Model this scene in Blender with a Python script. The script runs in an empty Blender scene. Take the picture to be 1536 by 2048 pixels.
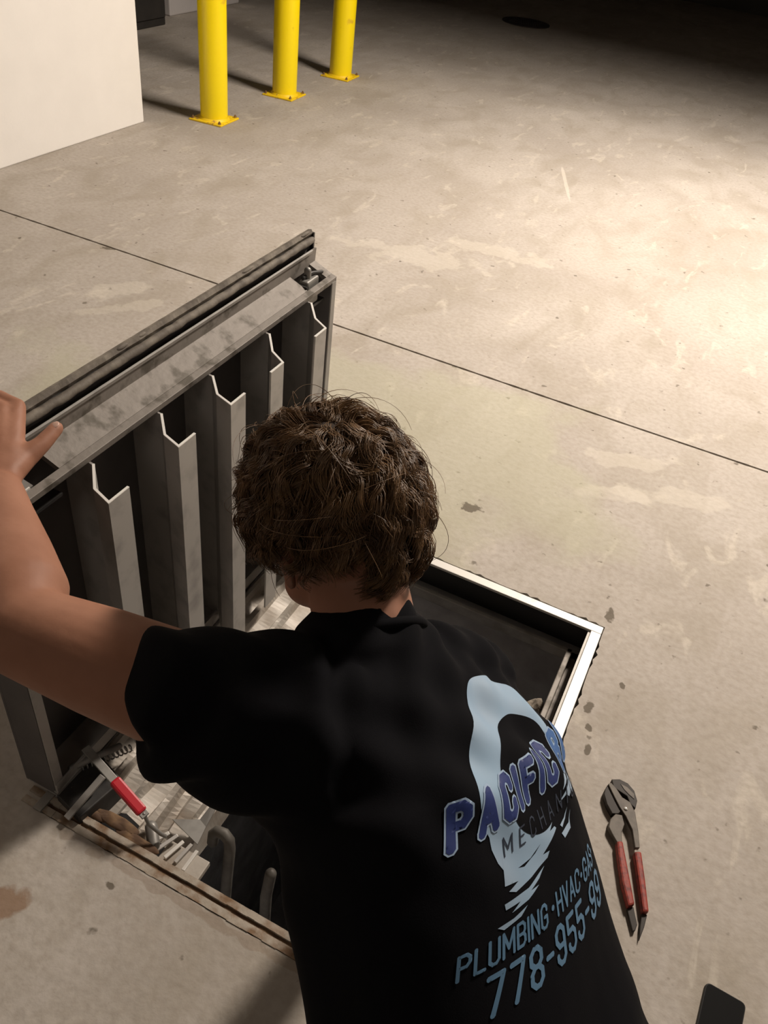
import bpy, math, random
import numpy as np
from mathutils import Vector, Matrix
from mathutils.bvhtree import BVHTree
from mathutils.geometry import delaunay_2d_cdt

# ------------------------------------------------------------------ camera, light, exposure
SC = bpy.context.scene
COL = SC.collection
cam_d = bpy.data.cameras.new('camera')
cam = bpy.data.objects.new('camera', cam_d); COL.objects.link(cam)
cam_d.sensor_fit = 'VERTICAL'; cam_d.sensor_height = 36.0
cam_d.lens = 1650.0 / 2048.0 * 36.0
cam_d.clip_start = 0.02
AX = ((0.89374, 0.43471, 0.11069), (-0.3605, 0.54918, 0.75395), (-0.26696, 0.71374, -0.64754))
m = Matrix.Identity(4)
for i in range(3):
    m[i][0] = AX[0][i]; m[i][1] = AX[1][i]; m[i][2] = -AX[2][i]; m[i][3] = (0, 0, 1.5)[i]
cam.matrix_world = m
SC.camera = cam

w = bpy.data.worlds.new('world'); SC.world = w; w.use_nodes = True
w.node_tree.nodes['Background'].inputs[0].default_value = (0.9, 0.85, 0.8, 1)
w.node_tree.nodes['Background'].inputs[1].default_value = 0.02

def area(name, loc, size, size_y, power, color, rot=(0, 0, 0), spread=math.pi):
    d = bpy.data.lights.new(name, 'AREA'); d.shape = 'RECTANGLE'; d.size = size; d.size_y = size_y
    d.energy = power; d.color = color; d.spread = spread
    o = bpy.data.objects.new(name, d); o.location = loc; o.rotation_euler = rot; COL.objects.link(o)
    return o
WARM = (1.0, 0.885, 0.77)
LAMPS = [(0.5, 4.25, 3.50, 0.35, 1.2, 345, 3.14), (0.3, -3.6, 3.50, 0.8, 1.6, 20, 3.14), (5.2, 3.2, 3.50, 1.6, 2.2, 36, 3.14)]  # second one is an unseen lamp added as soft fill
for lx, ly, lz, sx, sy, pw, spr in LAMPS:
    area('ceiling_lamp_light', (lx, ly, lz - 0.03), sx, sy, pw, WARM, spread=spr)

SC.view_settings.view_transform = 'Standard'
SC.view_settings.look = 'None'
SC.view_settings.exposure = 0.0
SC.view_settings.gamma = 1.0
SC.view_settings.use_curve_mapping = False

rnd = random.Random(7)
rng = np.random.default_rng(11)

# ------------------------------------------------------------------ materials
def mat(name, col, rough=0.6, metal=0.0, spec=0.5, noise=None, bump=None, col2=None, coord='Object', sheen=0.0):
    """noise=(scale, detail, lo, hi) mixes col -> col2; bump=(scale, strength, dist)"""
    m = bpy.data.materials.new(name); m.use_nodes = True
    nt = m.node_tree; b = nt.nodes['Principled BSDF']
    b.inputs['Base Color'].default_value = (*col, 1); b.inputs['Roughness'].default_value = rough
    b.inputs['Metallic'].default_value = metal
    b.inputs['Specular IOR Level'].default_value = spec
    if sheen: b.inputs['Sheen Weight'].default_value = sheen
    tc = nt.nodes.new('ShaderNodeTexCoord')
    if noise:
        n = nt.nodes.new('ShaderNodeTexNoise'); n.inputs['Scale'].default_value = noise[0]; n.inputs['Detail'].default_value = noise[1]
        nt.links.new(tc.outputs[coord], n.inputs['Vector'])
        r = nt.nodes.new('ShaderNodeValToRGB')
        r.color_ramp.elements[0].position = noise[2]; r.color_ramp.elements[1].position = noise[3]
        r.color_ramp.elements[0].color = (*col, 1); r.color_ramp.elements[1].color = (*(col2 or col), 1)
        nt.links.new(n.outputs[0], r.inputs[0]); nt.links.new(r.outputs[0], b.inputs['Base Color'])
    if bump:
        n = nt.nodes.new('ShaderNodeTexNoise'); n.inputs['Scale'].default_value = bump[0]; n.inputs['Detail'].default_value = 5
        nt.links.new(tc.outputs[coord], n.inputs['Vector'])
        bp = nt.nodes.new('ShaderNodeBump'); bp.inputs['Strength'].default_value = bump[1]; bp.inputs['Distance'].default_value = bump[2]
        nt.links.new(n.outputs[0], bp.inputs['Height']); nt.links.new(bp.outputs[0], b.inputs['Normal'])
    return m

def floor_material():
    m = bpy.data.materials.new('concrete_floor'); m.use_nodes = True
    nt = m.node_tree; N = nt.nodes; Lk = nt.links; b = N['Principled BSDF']
    tc = N.new('ShaderNodeTexCoord'); vec = tc.outputs['Object']
    def noise(scale, detail=4, stretch=None, rot=0.0, dist=0.0):
        mp = N.new('ShaderNodeMapping'); Lk.new(vec, mp.inputs[0])
        if stretch: mp.inputs['Scale'].default_value = stretch
        mp.inputs['Rotation'].default_value = (0, 0, rot)
        n = N.new('ShaderNodeTexNoise'); n.inputs['Scale'].default_value = scale; n.inputs['Detail'].default_value = detail
        n.inputs['Distortion'].default_value = dist
        Lk.new(mp.outputs[0], n.inputs['Vector']); return n.outputs[0]
    def ramp(f, p0, p1, c0=(0, 0, 0), c1=(1, 1, 1)):
        r = N.new('ShaderNodeValToRGB'); e = r.color_ramp.elements
        e[0].position = p0; e[1].position = p1; e[0].color = (*c0, 1); e[1].color = (*c1, 1)
        Lk.new(f, r.inputs[0]); return r.outputs[0]
    def mix(f, a, c, kind='MIX'):
        x = N.new('ShaderNodeMix'); x.data_type = 'RGBA'; x.blend_type = kind
        if isinstance(f, float): x.inputs[0].default_value = f
        else: Lk.new(f, x.inputs[0])
        for i, v in ((6, a), (7, c)):
            if isinstance(v, tuple): x.inputs[i].default_value = (*v, 1)
            else: Lk.new(v, x.inputs[i])
        return x.outputs[2]
    def mth(op, a, c=None):
        x = N.new('ShaderNodeMath'); x.operation = op
        for i, v in ((0, a), (1, c)):
            if v is None: continue
            if isinstance(v, (int, float)): x.inputs[i].default_value = v
            else: Lk.new(v, x.inputs[i])
        return x.outputs[0]
    c = ramp(noise(1.3, 6, dist=0.6), 0.3, 0.72, (0.385, 0.345, 0.305), (0.49, 0.447, 0.402))
    c = mix(mth('MULTIPLY', ramp(noise(5.5, 7, (1, .55, 1), .4, .8), 0.45, 0.7), 0.6), c, (0.33, 0.29, 0.235))
    c = mix(mth('MULTIPLY', ramp(noise(9, 6, (1.2, .5, 1), -.5, 1.0), 0.60, 0.68), 0.55), c, (0.56, 0.51, 0.44))   # pale trowel marks
    c = mix(mth('MULTIPLY', ramp(noise(60, 5), 0.4, 0.75), 0.42), c, (0.28, 0.24, 0.19))
    c = mix(mth('MULTIPLY', ramp(noise(26, 3), 0.68, 0.74), 0.75), c, (0.13, 0.11, 0.085))            # small pits
    sep = N.new('ShaderNodeSeparateXYZ'); Lk.new(vec, sep.inputs[0])
    def blob(cx, cy, rx, ry, ang, col, amt, thr=0.75, wob=0.9, sc=8):
        nonlocal c
        dx = mth('SUBTRACT', sep.outputs[0], cx); dy = mth('SUBTRACT', sep.outputs[1], cy)
        ca, sa = math.cos(ang), math.sin(ang)
        ex = mth('DIVIDE', mth('ADD', mth('MULTIPLY', dx, ca), mth('MULTIPLY', dy, sa)), rx)
        ey = mth('DIVIDE', mth('SUBTRACT', mth('MULTIPLY', dy, ca), mth('MULTIPLY', dx, sa)), ry)
        d = mth('SQRT', mth('ADD', mth('MULTIPLY', ex, ex), mth('MULTIPLY', ey, ey)))
        d = mth('ADD', d, mth('MULTIPLY', mth('SUBTRACT', noise(sc, 5), 0.5), wob * 2))
        f = ramp(d, thr, thr + 0.25, (1, 1, 1), (0, 0, 0))
        c = mix(mth('MULTIPLY', f, amt), c, col)
    PALE = (0.60, 0.55, 0.47)
    for a in [(-2.03, 2.26, .18, .07, .9), (-1.93, 2.17, .16, .05, .9), (-0.09, 2.30, .22, .05, .5), (0.1, 2.2, .2, .06, .4),
              (-0.05, 2.12, .16, .04, .5), (-1.27, 3.31, .35, .12, .2), (-1.0, 3.6, .3, .1, .2)]:
        blob(*a, PALE, 0.3, thr=.6, wob=1.6, sc=11)
    blob(-0.99, 4.77, .33, .012, -1.21, (0.70, 0.64, 0.56), 0.4, wob=0.4)       # pale scratch
    blob(-0.95, 1.9, 1.0, .55, .3, (0.43, 0.42, 0.30), 0.45, wob=.8, sc=3)     # greenish tint beside the lid
    for a in [(-0.417, 1.809, .035, .02, .3), (0.048, 1.612, .012, .03, .1), (0.103, 1.186, .008, .018, .1), (-0.586, .47, .009, .007, 0),
              (0.075, 1.30, .01, .025, 0), (0.09, 1.245, .008, .012, .5), (0.13, 1.40, .007, .01, .5), (-2.304, 2.513, .03, .012, .3)]:
        blob(*a, (0.12, 0.10, 0.075), 0.85, wob=1.0, sc=60)
    blob(-0.72, 0.36, .05, .03, .8, (0.24, 0.14, 0.08), 0.75, wob=.9, sc=20)
    # rust and dirt along the near side of the hatch
    blob(-0.42, 0.506, .34, .010, .0, (0.20, 0.135, 0.085), 0.35, wob=1.8, sc=30)
    Lk.new(c, b.inputs['Base Color'])
    b.inputs['Roughness'].default_value = 0.8; b.inputs['Specular IOR Level'].default_value = 0.15
    h = mth('ADD', mth('MULTIPLY', noise(45, 8), .6), mth('MULTIPLY', noise(7, 5), 1.2))
    bp = N.new('ShaderNodeBump'); bp.inputs['Strength'].default_value = 0.35; bp.inputs['Distance'].default_value = 0.01
    Lk.new(h, bp.inputs['Height']); Lk.new(bp.outputs[0], b.inputs['Normal'])
    return m

M = dict(
    floor=floor_material(),
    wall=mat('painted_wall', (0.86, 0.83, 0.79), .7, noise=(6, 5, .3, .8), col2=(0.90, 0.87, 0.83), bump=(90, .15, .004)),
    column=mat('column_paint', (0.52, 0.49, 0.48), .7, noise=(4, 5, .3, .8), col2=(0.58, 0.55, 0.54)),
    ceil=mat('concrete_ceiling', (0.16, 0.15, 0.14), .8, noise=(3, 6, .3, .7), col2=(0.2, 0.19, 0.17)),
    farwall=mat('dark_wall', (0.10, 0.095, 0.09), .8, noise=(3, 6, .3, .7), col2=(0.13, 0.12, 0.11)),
    groove=mat('joint_dirt', (0.06, 0.05, 0.04), .9, noise=(40, 4, .3, .7), col2=(0.10, 0.085, 0.065)),
    yellow=mat('yellow_plastic', (0.95, 0.73, 0.0), .35, noise=(9, 5, .66, .74), col2=(0.7, 0.46, 0.02)),
    yellow2=mat('worn_yellow_paint', (0.88, 0.60, 0.01), .45, noise=(38, 5, .58, .68), col2=(0.42, 0.24, 0.05)),
    bolt=mat('rusty_bolt', (0.22, 0.13, 0.07), .6, .6, noise=(60, 3, .4, .7), col2=(0.4, 0.28, 0.1)),
    black=mat('black_metal', (0.012, 0.012, 0.012), .6),
    cab=mat('cabinet_paint', (0.02, 0.018, 0.016), .6, noise=(12, 3, .3, .7), col2=(0.03, 0.026, 0.022)),
    iron=mat('cast_iron', (0.07, 0.06, 0.06), .6, .4, noise=(30, 3, .3, .7), col2=(0.06, 0.05, 0.05)),
    alu=mat('mill_aluminium', (0.36, 0.345, 0.32), .55, .35, noise=(14, 6, .35, .75), col2=(0.26, 0.245, 0.225), bump=(60, .2, .002)),
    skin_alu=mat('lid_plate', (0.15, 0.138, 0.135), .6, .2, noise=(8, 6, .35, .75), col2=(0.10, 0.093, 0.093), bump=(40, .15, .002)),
    rib=mat('rib_aluminium', (0.44, 0.42, 0.395), .5, .3, noise=(22, 6, .5, .75), col2=(0.30, 0.285, 0.27)),
    dirty=mat('dirty_aluminium', (0.25, 0.225, 0.20), .6, .2, noise=(26, 7, .52, .64), col2=(0.12, 0.105, 0.085), bump=(50, .4, .003)),
    gasket=mat('weathered_gasket', (0.13, 0.11, 0.09), .75, noise=(35, 6, .4, .65), col2=(0.24, 0.21, 0.17), bump=(50, .6, .004)),
    bright=mat('bright_aluminium', (0.66, 0.64, 0.60), .45, .15, noise=(30, 4, .6, .8), col2=(0.52, 0.50, 0.46)),
    edge=mat('cut_edge', (0.95, 0.93, 0.88), .4, .1),
    rust=mat('rusty_rail', (0.38, 0.33, 0.27), .65, .15, noise=(28, 6, .45, .65), col2=(0.20, 0.12, 0.065), bump=(60, .5, .003)),
    rust_and_shade=mat('rust_groove', (0.09, 0.05, 0.028), .85, noise=(40, 6, .4, .7), col2=(0.2, 0.12, 0.06)),  # rust in the rail groove, also the painted recess shade
    foil=mat('creased_sheet', (0.42, 0.385, 0.34), .5, .1, noise=(16, 6, .45, .7), col2=(0.30, 0.25, 0.20), bump=(18, .4, .006)),
    pit=mat('pit_concrete', (0.42, 0.42, 0.43), .85, noise=(9, 7, .35, .7), col2=(0.25, 0.245, 0.25), bump=(20, .6, .01)),
    lump=mat('broken_concrete', (0.30, 0.26, 0.21), .9, noise=(30, 6, .4, .7), col2=(0.16, 0.13, 0.10), bump=(40, .8, .006)),
    steel=mat('galvanised_steel', (0.33, 0.32, 0.30), .5, .5, noise=(20, 5, .4, .7), col2=(0.2, 0.19, 0.175)),
    oldsteel=mat('old_steel', (0.13, 0.12, 0.105), .6, .2, noise=(20, 5, .4, .7), col2=(0.06, 0.052, 0.045)),
    darksteel=mat('dark_steel', (0.035, 0.033, 0.032), .55, .3, noise=(30, 4, .4, .7), col2=(0.06, 0.056, 0.052)),
    redgrip=mat('red_vinyl', (0.50, 0.012, 0.025), .4),
    plier_steel=mat('plier_steel', (0.105, 0.088, 0.070), .6, .15, noise=(60, 4, .4, .7), col2=(0.065, 0.053, 0.042)),
    plier_dark=mat('plier_dark_steel', (0.022, 0.016, 0.012), .65, .1),
    plier_red=mat('plier_red_vinyl', (0.28, 0.032, 0.018), .6, noise=(110, 4, .45, .65), col2=(0.13, 0.012, 0.008)),
    pin=mat('pivot_pin', (0.8, 0.78, 0.72), .25, .6),
    phone=mat('phone_black', (0.005, 0.005, 0.005), .6, spec=.08),
    phone_side=mat('phone_side', (0.014, 0.014, 0.014), .5, spec=.2),
    label=mat('label_paper', (0.36, 0.36, 0.37), .6, noise=(40, 2, .55, .6), col2=(0.12, 0.12, 0.14)),
    labelred=mat('label_red', (0.30, 0.02, 0.015), .6),
    labelink=mat('label_ink', (0.04, 0.04, 0.05), .6),
    skin=mat('skin', (0.33, 0.145, 0.085), .6, noise=(14, 6, .35, .75), col2=(0.42, 0.20, 0.125), bump=(70, .2, .002)),
    nail=mat('nail', (0.62, 0.40, 0.32), .35),
    shirt=mat('black_cotton', (0.0052, 0.0052, 0.0068), .9, spec=.10, bump=(700, .15, .001)),
    pants=mat('black_trousers', (0.004, 0.004, 0.0055), .9, spec=.08, bump=(400, .15, .001)),
    shoe=mat('black_leather', (0.015, 0.013, 0.012), .5),
    sole=mat('rubber_sole', (0.05, 0.045, 0.04), .8),
    navy=mat('print_navy', (0.012, 0.03, 0.16), .6),
    blue=mat('print_blue', (0.035, 0.125, 0.35), .6),
    pale=mat('print_pale_blue', (0.33, 0.45, 0.62), .6),
    lightb=mat('print_light_blue', (0.27, 0.42, 0.58), .6, noise=(9, 3, .3, .7), col2=(0.36, 0.47, 0.60)),
    teal=mat('print_steel_blue', (0.10, 0.21, 0.34), .6),
    ink=mat('print_dark_ink', (0.02, 0.03, 0.055), .7),
    hair=mat('brown_hair', (0.105, 0.052, 0.020), .42, spec=.6, noise=(30, 3, .35, .7), col2=(0.25, 0.14, 0.06)),
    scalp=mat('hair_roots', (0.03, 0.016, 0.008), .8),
    fixture=mat('fixture_white', (0.8, 0.8, 0.78), .5),
)
def emis(name, col, s):
    m = bpy.data.materials.new(name); m.use_nodes = True
    b = m.node_tree.nodes['Principled BSDF']; b.inputs['Base Color'].default_value = (.8, .8, .8, 1)
    b.inputs['Emission Color'].default_value = (*col, 1); b.inputs['Emission Strength'].default_value = s
    return m
M['tube'] = emis('lamp_tube', WARM, 6)

# ------------------------------------------------------------------ builders
class MB:
    def __init__(s): s.v = []; s.f = []
    def add(s, vs, fs):
        o = len(s.v); s.v += [tuple(v) for v in vs]; s.f += [tuple(i + o for i in f) for f in fs]
    def box(s, lo, hi, rot=None, c=None):
        vs = [(x, y, z) for x in (lo[0], hi[0]) for y in (lo[1], hi[1]) for z in (lo[2], hi[2])]
        if rot is not None: vs = [tuple(rot @ Vector(v) + Vector(c or (0, 0, 0))) for v in vs]
        s.add(vs, [(0, 1, 3, 2), (4, 6, 7, 5), (0, 4, 5, 1), (2, 3, 7, 6), (0, 2, 6, 4), (1, 5, 7, 3)])
    def prism(s, poly, z0, z1):
        n = len(poly)
        s.add([(*p, z0) for p in poly] + [(*p, z1) for p in poly],
              [tuple(range(n))[::-1], tuple(range(n, 2 * n))] + [(i, (i + 1) % n, n + (i + 1) % n, n + i) for i in range(n)])
    def extr(s, sec, path):
        """sec: closed list of (a,b) ; path: list of functions (a,b)->xyz"""
        n = len(sec); vs = []; fs = []
        for fn in path: vs += [fn(*p) for p in sec]
        for k in range(len(path) - 1):
            fs += [(k * n + i, k * n + (i + 1) % n, (k + 1) * n + (i + 1) % n, (k + 1) * n + i) for i in range(n)]
        fs += [tuple(range(n))[::-1], tuple(range((len(path) - 1) * n, len(path) * n))]
        s.add(vs, fs)
    def tube(s, pts, rad, n=12, flat=None):
        pts = [Vector(p) for p in pts]
        if not isinstance(rad, (list, tuple)): rad = [rad] * len(pts)
        # rounded caps
        P = []; Rr = []
        def cap(p, d, r, rev):
            seq = [(0.98, .2), (.7, .7), (.25, .96)]
            out = [(p + d * r * a, r * b) for a, b in seq]
            return out if not rev else out[::-1]
        d0 = (pts[0] - pts[1]).normalized(); d1 = (pts[-1] - pts[-2]).normalized()
        seq = cap(pts[0], d0, rad[0], False) + list(zip(pts, rad)) + cap(pts[-1], d1, rad[-1], True)
        up = Vector((0, 0, 1)) if flat is None else Vector(flat)
        vs = []; fs = []; prev = None
        for k, (p, r) in enumerate(seq):
            a = seq[max(k - 1, 0)][0]; b = seq[min(k + 1, len(seq) - 1)][0]
            t = (b - a).normalized()
            if prev is None:
                x = t.cross(up)
                if x.length < 1e-3: x = t.cross(Vector((1, 0, 0)))
                x.normalize()
            else:
                x = (prev - t * prev.dot(t)).normalized()
            prev = x; y = t.cross(x)
            for i in range(n):
                g = 2 * math.pi * i / n
                vs.append(p + x * r * math.cos(g) + y * r * math.sin(g))
        for k in range(len(seq) - 1):
            fs += [(k * n + i, k * n + (i + 1) % n, (k + 1) * n + (i + 1) % n, (k + 1) * n + i) for i in range(n)]
        fs += [tuple(range(n))[::-1], tuple(range((len(seq) - 1) * n, len(seq) * n))]
        s.add(vs, fs)
    def loft(s, st, n=28, pw=2.0, capk=1.0):
        """st: list of (center, xaxis*a, yaxis*b) rings"""
        vs = []; fs = []
        st = [(Vector(c), Vector(a), Vector(b)) for c, a, b in st]
        def endcap(c, a, b, c2):
            d = (c - c2).normalized() * min(a.length, b.length) * capk
            return [(c + d * q, a * k, b * k) for q, k in ((.25, .96), (.6, .75), (.85, .4), (.93, .12))]
        st = endcap(*st[0], st[1][0])[::-1] + st + endcap(*st[-1], st[-2][0])
        for c, a, b in st:
            for i in range(n):
                g = 2 * math.pi * i / n; cg, sg = math.cos(g), math.sin(g)
                vs.append(c + a * math.copysign(abs(cg) ** (2 / pw), cg) + b * math.copysign(abs(sg) ** (2 / pw), sg))
        for k in range(len(st) - 1):
            fs += [(k * n + i, k * n + (i + 1) % n, (k + 1) * n + (i + 1) % n, (k + 1) * n + i) for i in range(n)]
        fs += [tuple(range(n))[::-1], tuple(range((len(st) - 1) * n, len(st) * n))]
        s.add(vs, fs)
    def ell(s, c, ax, n=20, mm=14):
        c = Vector(c); ax = [Vector(a) for a in ax]; vs = []; fs = []
        for j in range(1, mm):
            t = math.pi * j / mm
            for i in range(n):
                g = 2 * math.pi * i / n
                vs.append(c + ax[0] * math.sin(t) * math.cos(g) + ax[1] * math.sin(t) * math.sin(g) + ax[2] * math.cos(t))
        for j in range(mm - 2):
            fs += [(j * n + i, j * n + (i + 1) % n, (j + 1) * n + (i + 1) % n, (j + 1) * n + i) for i in range(n)]
        vs += [c + ax[2], c - ax[2]]; a = len(vs) - 2
        fs += [(a, (i + 1) % n, i) for i in range(n)] + [(a + 1, (mm - 2) * n + i, (mm - 2) * n + (i + 1) % n) for i in range(n)]
        s.add(vs, fs)
    def mesh(s, name):
        me = bpy.data.meshes.new(name); me.from_pydata([tuple(v) for v in s.v], [], s.f)
        import bmesh
        bm = bmesh.new(); bm.from_mesh(me); bmesh.ops.recalc_face_normals(bm, faces=bm.faces); bm.to_mesh(me); bm.free()
        return me
    def obj(s, name, m, parent=None, smooth=False, bevel=0):
        return link(name, s.mesh(name), m, parent, smooth, bevel)

def link(name, me, m, parent=None, smooth=False, bevel=0):
    o = bpy.data.objects.new(name, me); COL.objects.link(o)
    if m is not None and not me.materials: me.materials.append(m)
    if smooth: me.shade_smooth()
    if parent: o.parent = parent; o.matrix_parent_inverse = Matrix.Translation(-Vector(world_loc(parent)))
    if bevel:
        b = o.modifiers.new('bevel', 'BEVEL'); b.width = bevel; b.segments = 2; b.limit_method = 'ANGLE'; b.angle_limit = .6
    return o
def world_loc(o):
    l = Vector(o.location)
    return l
def thing(name, loc, label, cat, group=None):
    o = bpy.data.objects.new(name, None); o.empty_display_size = .05; COL.objects.link(o); o.location = loc
    o['label'] = label; o['category'] = cat
    if group: o['group'] = group
    return o
def tag(o, label, cat, group=None):
    o['label'] = label; o['category'] = cat
    if group: o['group'] = group
def struct(name, mb, m, **k):
    o = mb.obj(name, m, **k); o['kind'] = 'structure'; return o
def V(*a): return Vector(a)

# ------------------------------------------------------------------ setting
HX0, HX1, HY0, HY1 = -0.806, 0.047, 0.5165, 1.562       # opening in the slab
JY = 2.525                                             # control joint
XL, XR, YN, YF = -9.0, 8.0, -6.0, 13.0
def wobble(i, a): return a * (math.sin(i * 12.9898) * 43758.5453 % 1 - .5)
fl = MB()
def gridrect(x0, x1, y0, y1): fl.add([(x0, y0, 0), (x1, y0, 0), (x1, y1, 0), (x0, y1, 0)], [(0, 1, 2, 3)])
gridrect(XL, HX0 - .02, YN, JY - .02); gridrect(HX1 + .02, XR, YN, JY - .02)
gridrect(HX0 - .02, HX1 + .02, YN, HY0 - .02); gridrect(HX0 - .02, HX1 + .02, HY1 + .02, JY - .02)
gridrect(XL, XR, JY + .02, YF)
# ragged cut edge of the slab round the hatch
ring = []
def edgeline(a, b, n):
    return [(a[0] + (b[0] - a[0]) * i / n, a[1] + (b[1] - a[1]) * i / n) for i in range(n)]
R0 = edgeline((HX0, HY0), (HX1, HY0), 60) + edgeline((HX1, HY0), (HX1, HY1), 70) + edgeline((HX1, HY1), (HX0, HY1), 60) + edgeline((HX0, HY1), (HX0, HY0), 70)
R1 = edgeline((HX0 - .02, HY0 - .02), (HX1 + .02, HY0 - .02), 60) + edgeline((HX1 + .02, HY0 - .02), (HX1 + .02, HY1 + .02), 70) + edgeline((HX1 + .02, HY1 + .02), (HX0 - .02, HY1 + .02), 60) + edgeline((HX0 - .02, HY1 + .02), (HX0 - .02, HY0 - .02), 70)
n = len(R0); cx, cy = (HX0 + HX1) / 2, (HY0 + HY1) / 2
inner = []
for i, (x, y) in enumerate(R0):
    k = abs(math.sin(i * 1.7) * math.sin(i * .31 + 1)) ** 3 * (.010 if i >= 60 else .0015)
    d = Vector((R1[i][0] - x, R1[i][1] - y)).normalized() if i % 60 else Vector((0, 0))
    inner.append((x + d.x * k, y + d.y * k))
fl.add([(*p, 0) for p in inner] + [(*p, 0) for p in R1] + [(*p, -.16) for p in inner],
       [(i, n + i, n + (i + 1) % n, (i + 1) % n) for i in range(n)] + [(i, (i + 1) % n, 2 * n + (i + 1) % n, 2 * n + i) for i in range(n)])
# joint edges, slightly ragged
NJ = 700
xs = [XL + (XR - XL) * i / NJ for i in range(NJ + 1)]
for side in (-1, 1):
    a = [(x, JY + side * .02, 0) for x in xs]
    b = [(x, JY + side * (.0042 + .0022 * abs(math.sin(i * 2.3) * math.sin(i * .77))) + .004 * math.sin(i * .05), 0) for i, x in enumerate(xs)]
    c = [(p[0], p[1], -.012) for p in b]
    k = NJ + 1
    fl.add(a + b + c, [(i, i + 1, k + i + 1, k + i) for i in range(NJ)] + [(k + i, k + i + 1, 2 * k + i + 1, 2 * k + i) for i in range(NJ)])
floor = struct('floor', fl, M['floor'])
g = MB(); g.box((XL, JY - .012, -.03), (XR, JY + .012, -.011)); gj = g.obj('control_joint', M['groove'], floor)

wl = MB(); WX = -3.235; WY = 3.93
wl.box((WX - .25, YN, 0), (WX, WY, 3.95)); struct('wall_left', wl, M['wall'], bevel=.006)
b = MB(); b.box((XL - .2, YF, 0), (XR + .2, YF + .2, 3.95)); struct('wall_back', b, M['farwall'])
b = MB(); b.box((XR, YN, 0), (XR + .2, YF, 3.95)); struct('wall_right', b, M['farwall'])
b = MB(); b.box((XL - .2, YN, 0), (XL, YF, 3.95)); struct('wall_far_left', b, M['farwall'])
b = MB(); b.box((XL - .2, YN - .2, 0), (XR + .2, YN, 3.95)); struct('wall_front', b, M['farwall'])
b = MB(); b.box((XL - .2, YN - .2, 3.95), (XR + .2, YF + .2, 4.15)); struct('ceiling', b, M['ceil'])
b = MB(); b.box((WX, 5.20, 2.52), (XR, 5.80, 3.95)); struct('shading_beam', b, M['ceil'])  # unseen beam, added to cut the lamp off from the far floor
b = MB(); b.box((-5.35, 6.25, 0), (-4.80, 7.25, 3.95)); struct('wall_column', b, M['column'], bevel=.01)

c = thing('storage_cabinet', (-5.0, 5.3, 0), 'black cabinet in the dark corner behind the white wall', 'cabinet')
b = MB(); b.box((-5.35, 4.55, .0), (-4.64, 5.98, 1.9)); b.obj('body', M['cab'], c, bevel=.008)
for y0, y1 in ((4.57, 5.25), (5.27, 5.96)):
    b = MB(); b.box((-4.638, y0, .06), (-4.622, y1, 1.85)); d = b.obj('door', M['cab'], c, bevel=.004)
    b = MB(); b.box((-4.621, y1 - .08 if y0 < 5 else y0 + .05, .95), (-4.60, y1 - .05 if y0 < 5 else y0 + .08, 1.1)); h = b.obj('handle', M['black'], d)

LL = ['ceiling lamp over the bright patch of floor beyond the open hatch', 'added fill lamp nearest the front wall of the garage',
      'ceiling lamp furthest to the right, beside the right wall']
for (lx, ly, lz, sx, sy, pw, spr), lab in zip(LAMPS, LL):
    t = thing('ceiling_lamp', (lx, ly, lz), lab, 'lamp', 'garage ceiling lamps')
    b = MB(); b.box((lx - sx / 2 - .04, ly - sy / 2 - .05, lz), (lx + sx / 2 + .04, ly + sy / 2 + .05, lz + .07)); b.obj('housing', M['fixture'], t, bevel=.006)
    for q in (-.25, .25):
        b = MB(); b.tube([(lx + q * sx, ly - sy / 2, lz - .012), (lx + q * sx, ly + sy / 2, lz - .012)], .012, 10); b.obj('lamp_tube', M['tube'], t, smooth=True)
    for q in (-.3, .3):
        b = MB(); b.tube([(lx, ly + q * sy, lz + .07), (lx, ly + q * sy, 3.95)], .006, 6); b.obj('hanger', M['steel'], t)

# round iron cover in the dark part of the floor
t = thing('drain_cover', (-2.7, 9.2, 0), 'round dark iron cover set in the dim floor far away', 'drain cover')
b = MB(); N_ = 40
b.add([(-2.7 + .24 * math.cos(a), 9.2 + .24 * math.sin(a), z) for z in (.0, .008) for a in [2 * math.pi * i / N_ for i in range(N_)]],
      [tuple(range(N_, 2 * N_))] + [(i, (i + 1) % N_, N_ + (i + 1) % N_, N_ + i) for i in range(N_)])
b.obj('cover', M['iron'], t)
b = MB()
for i in range(-3, 4): b.box((-2.7 - .15, 9.2 + i * .05 - .008, .008), (-2.7 + .15, 9.2 + i * .05 + .008, .012))
b.obj('raised_bars', M['iron'], t)

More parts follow.
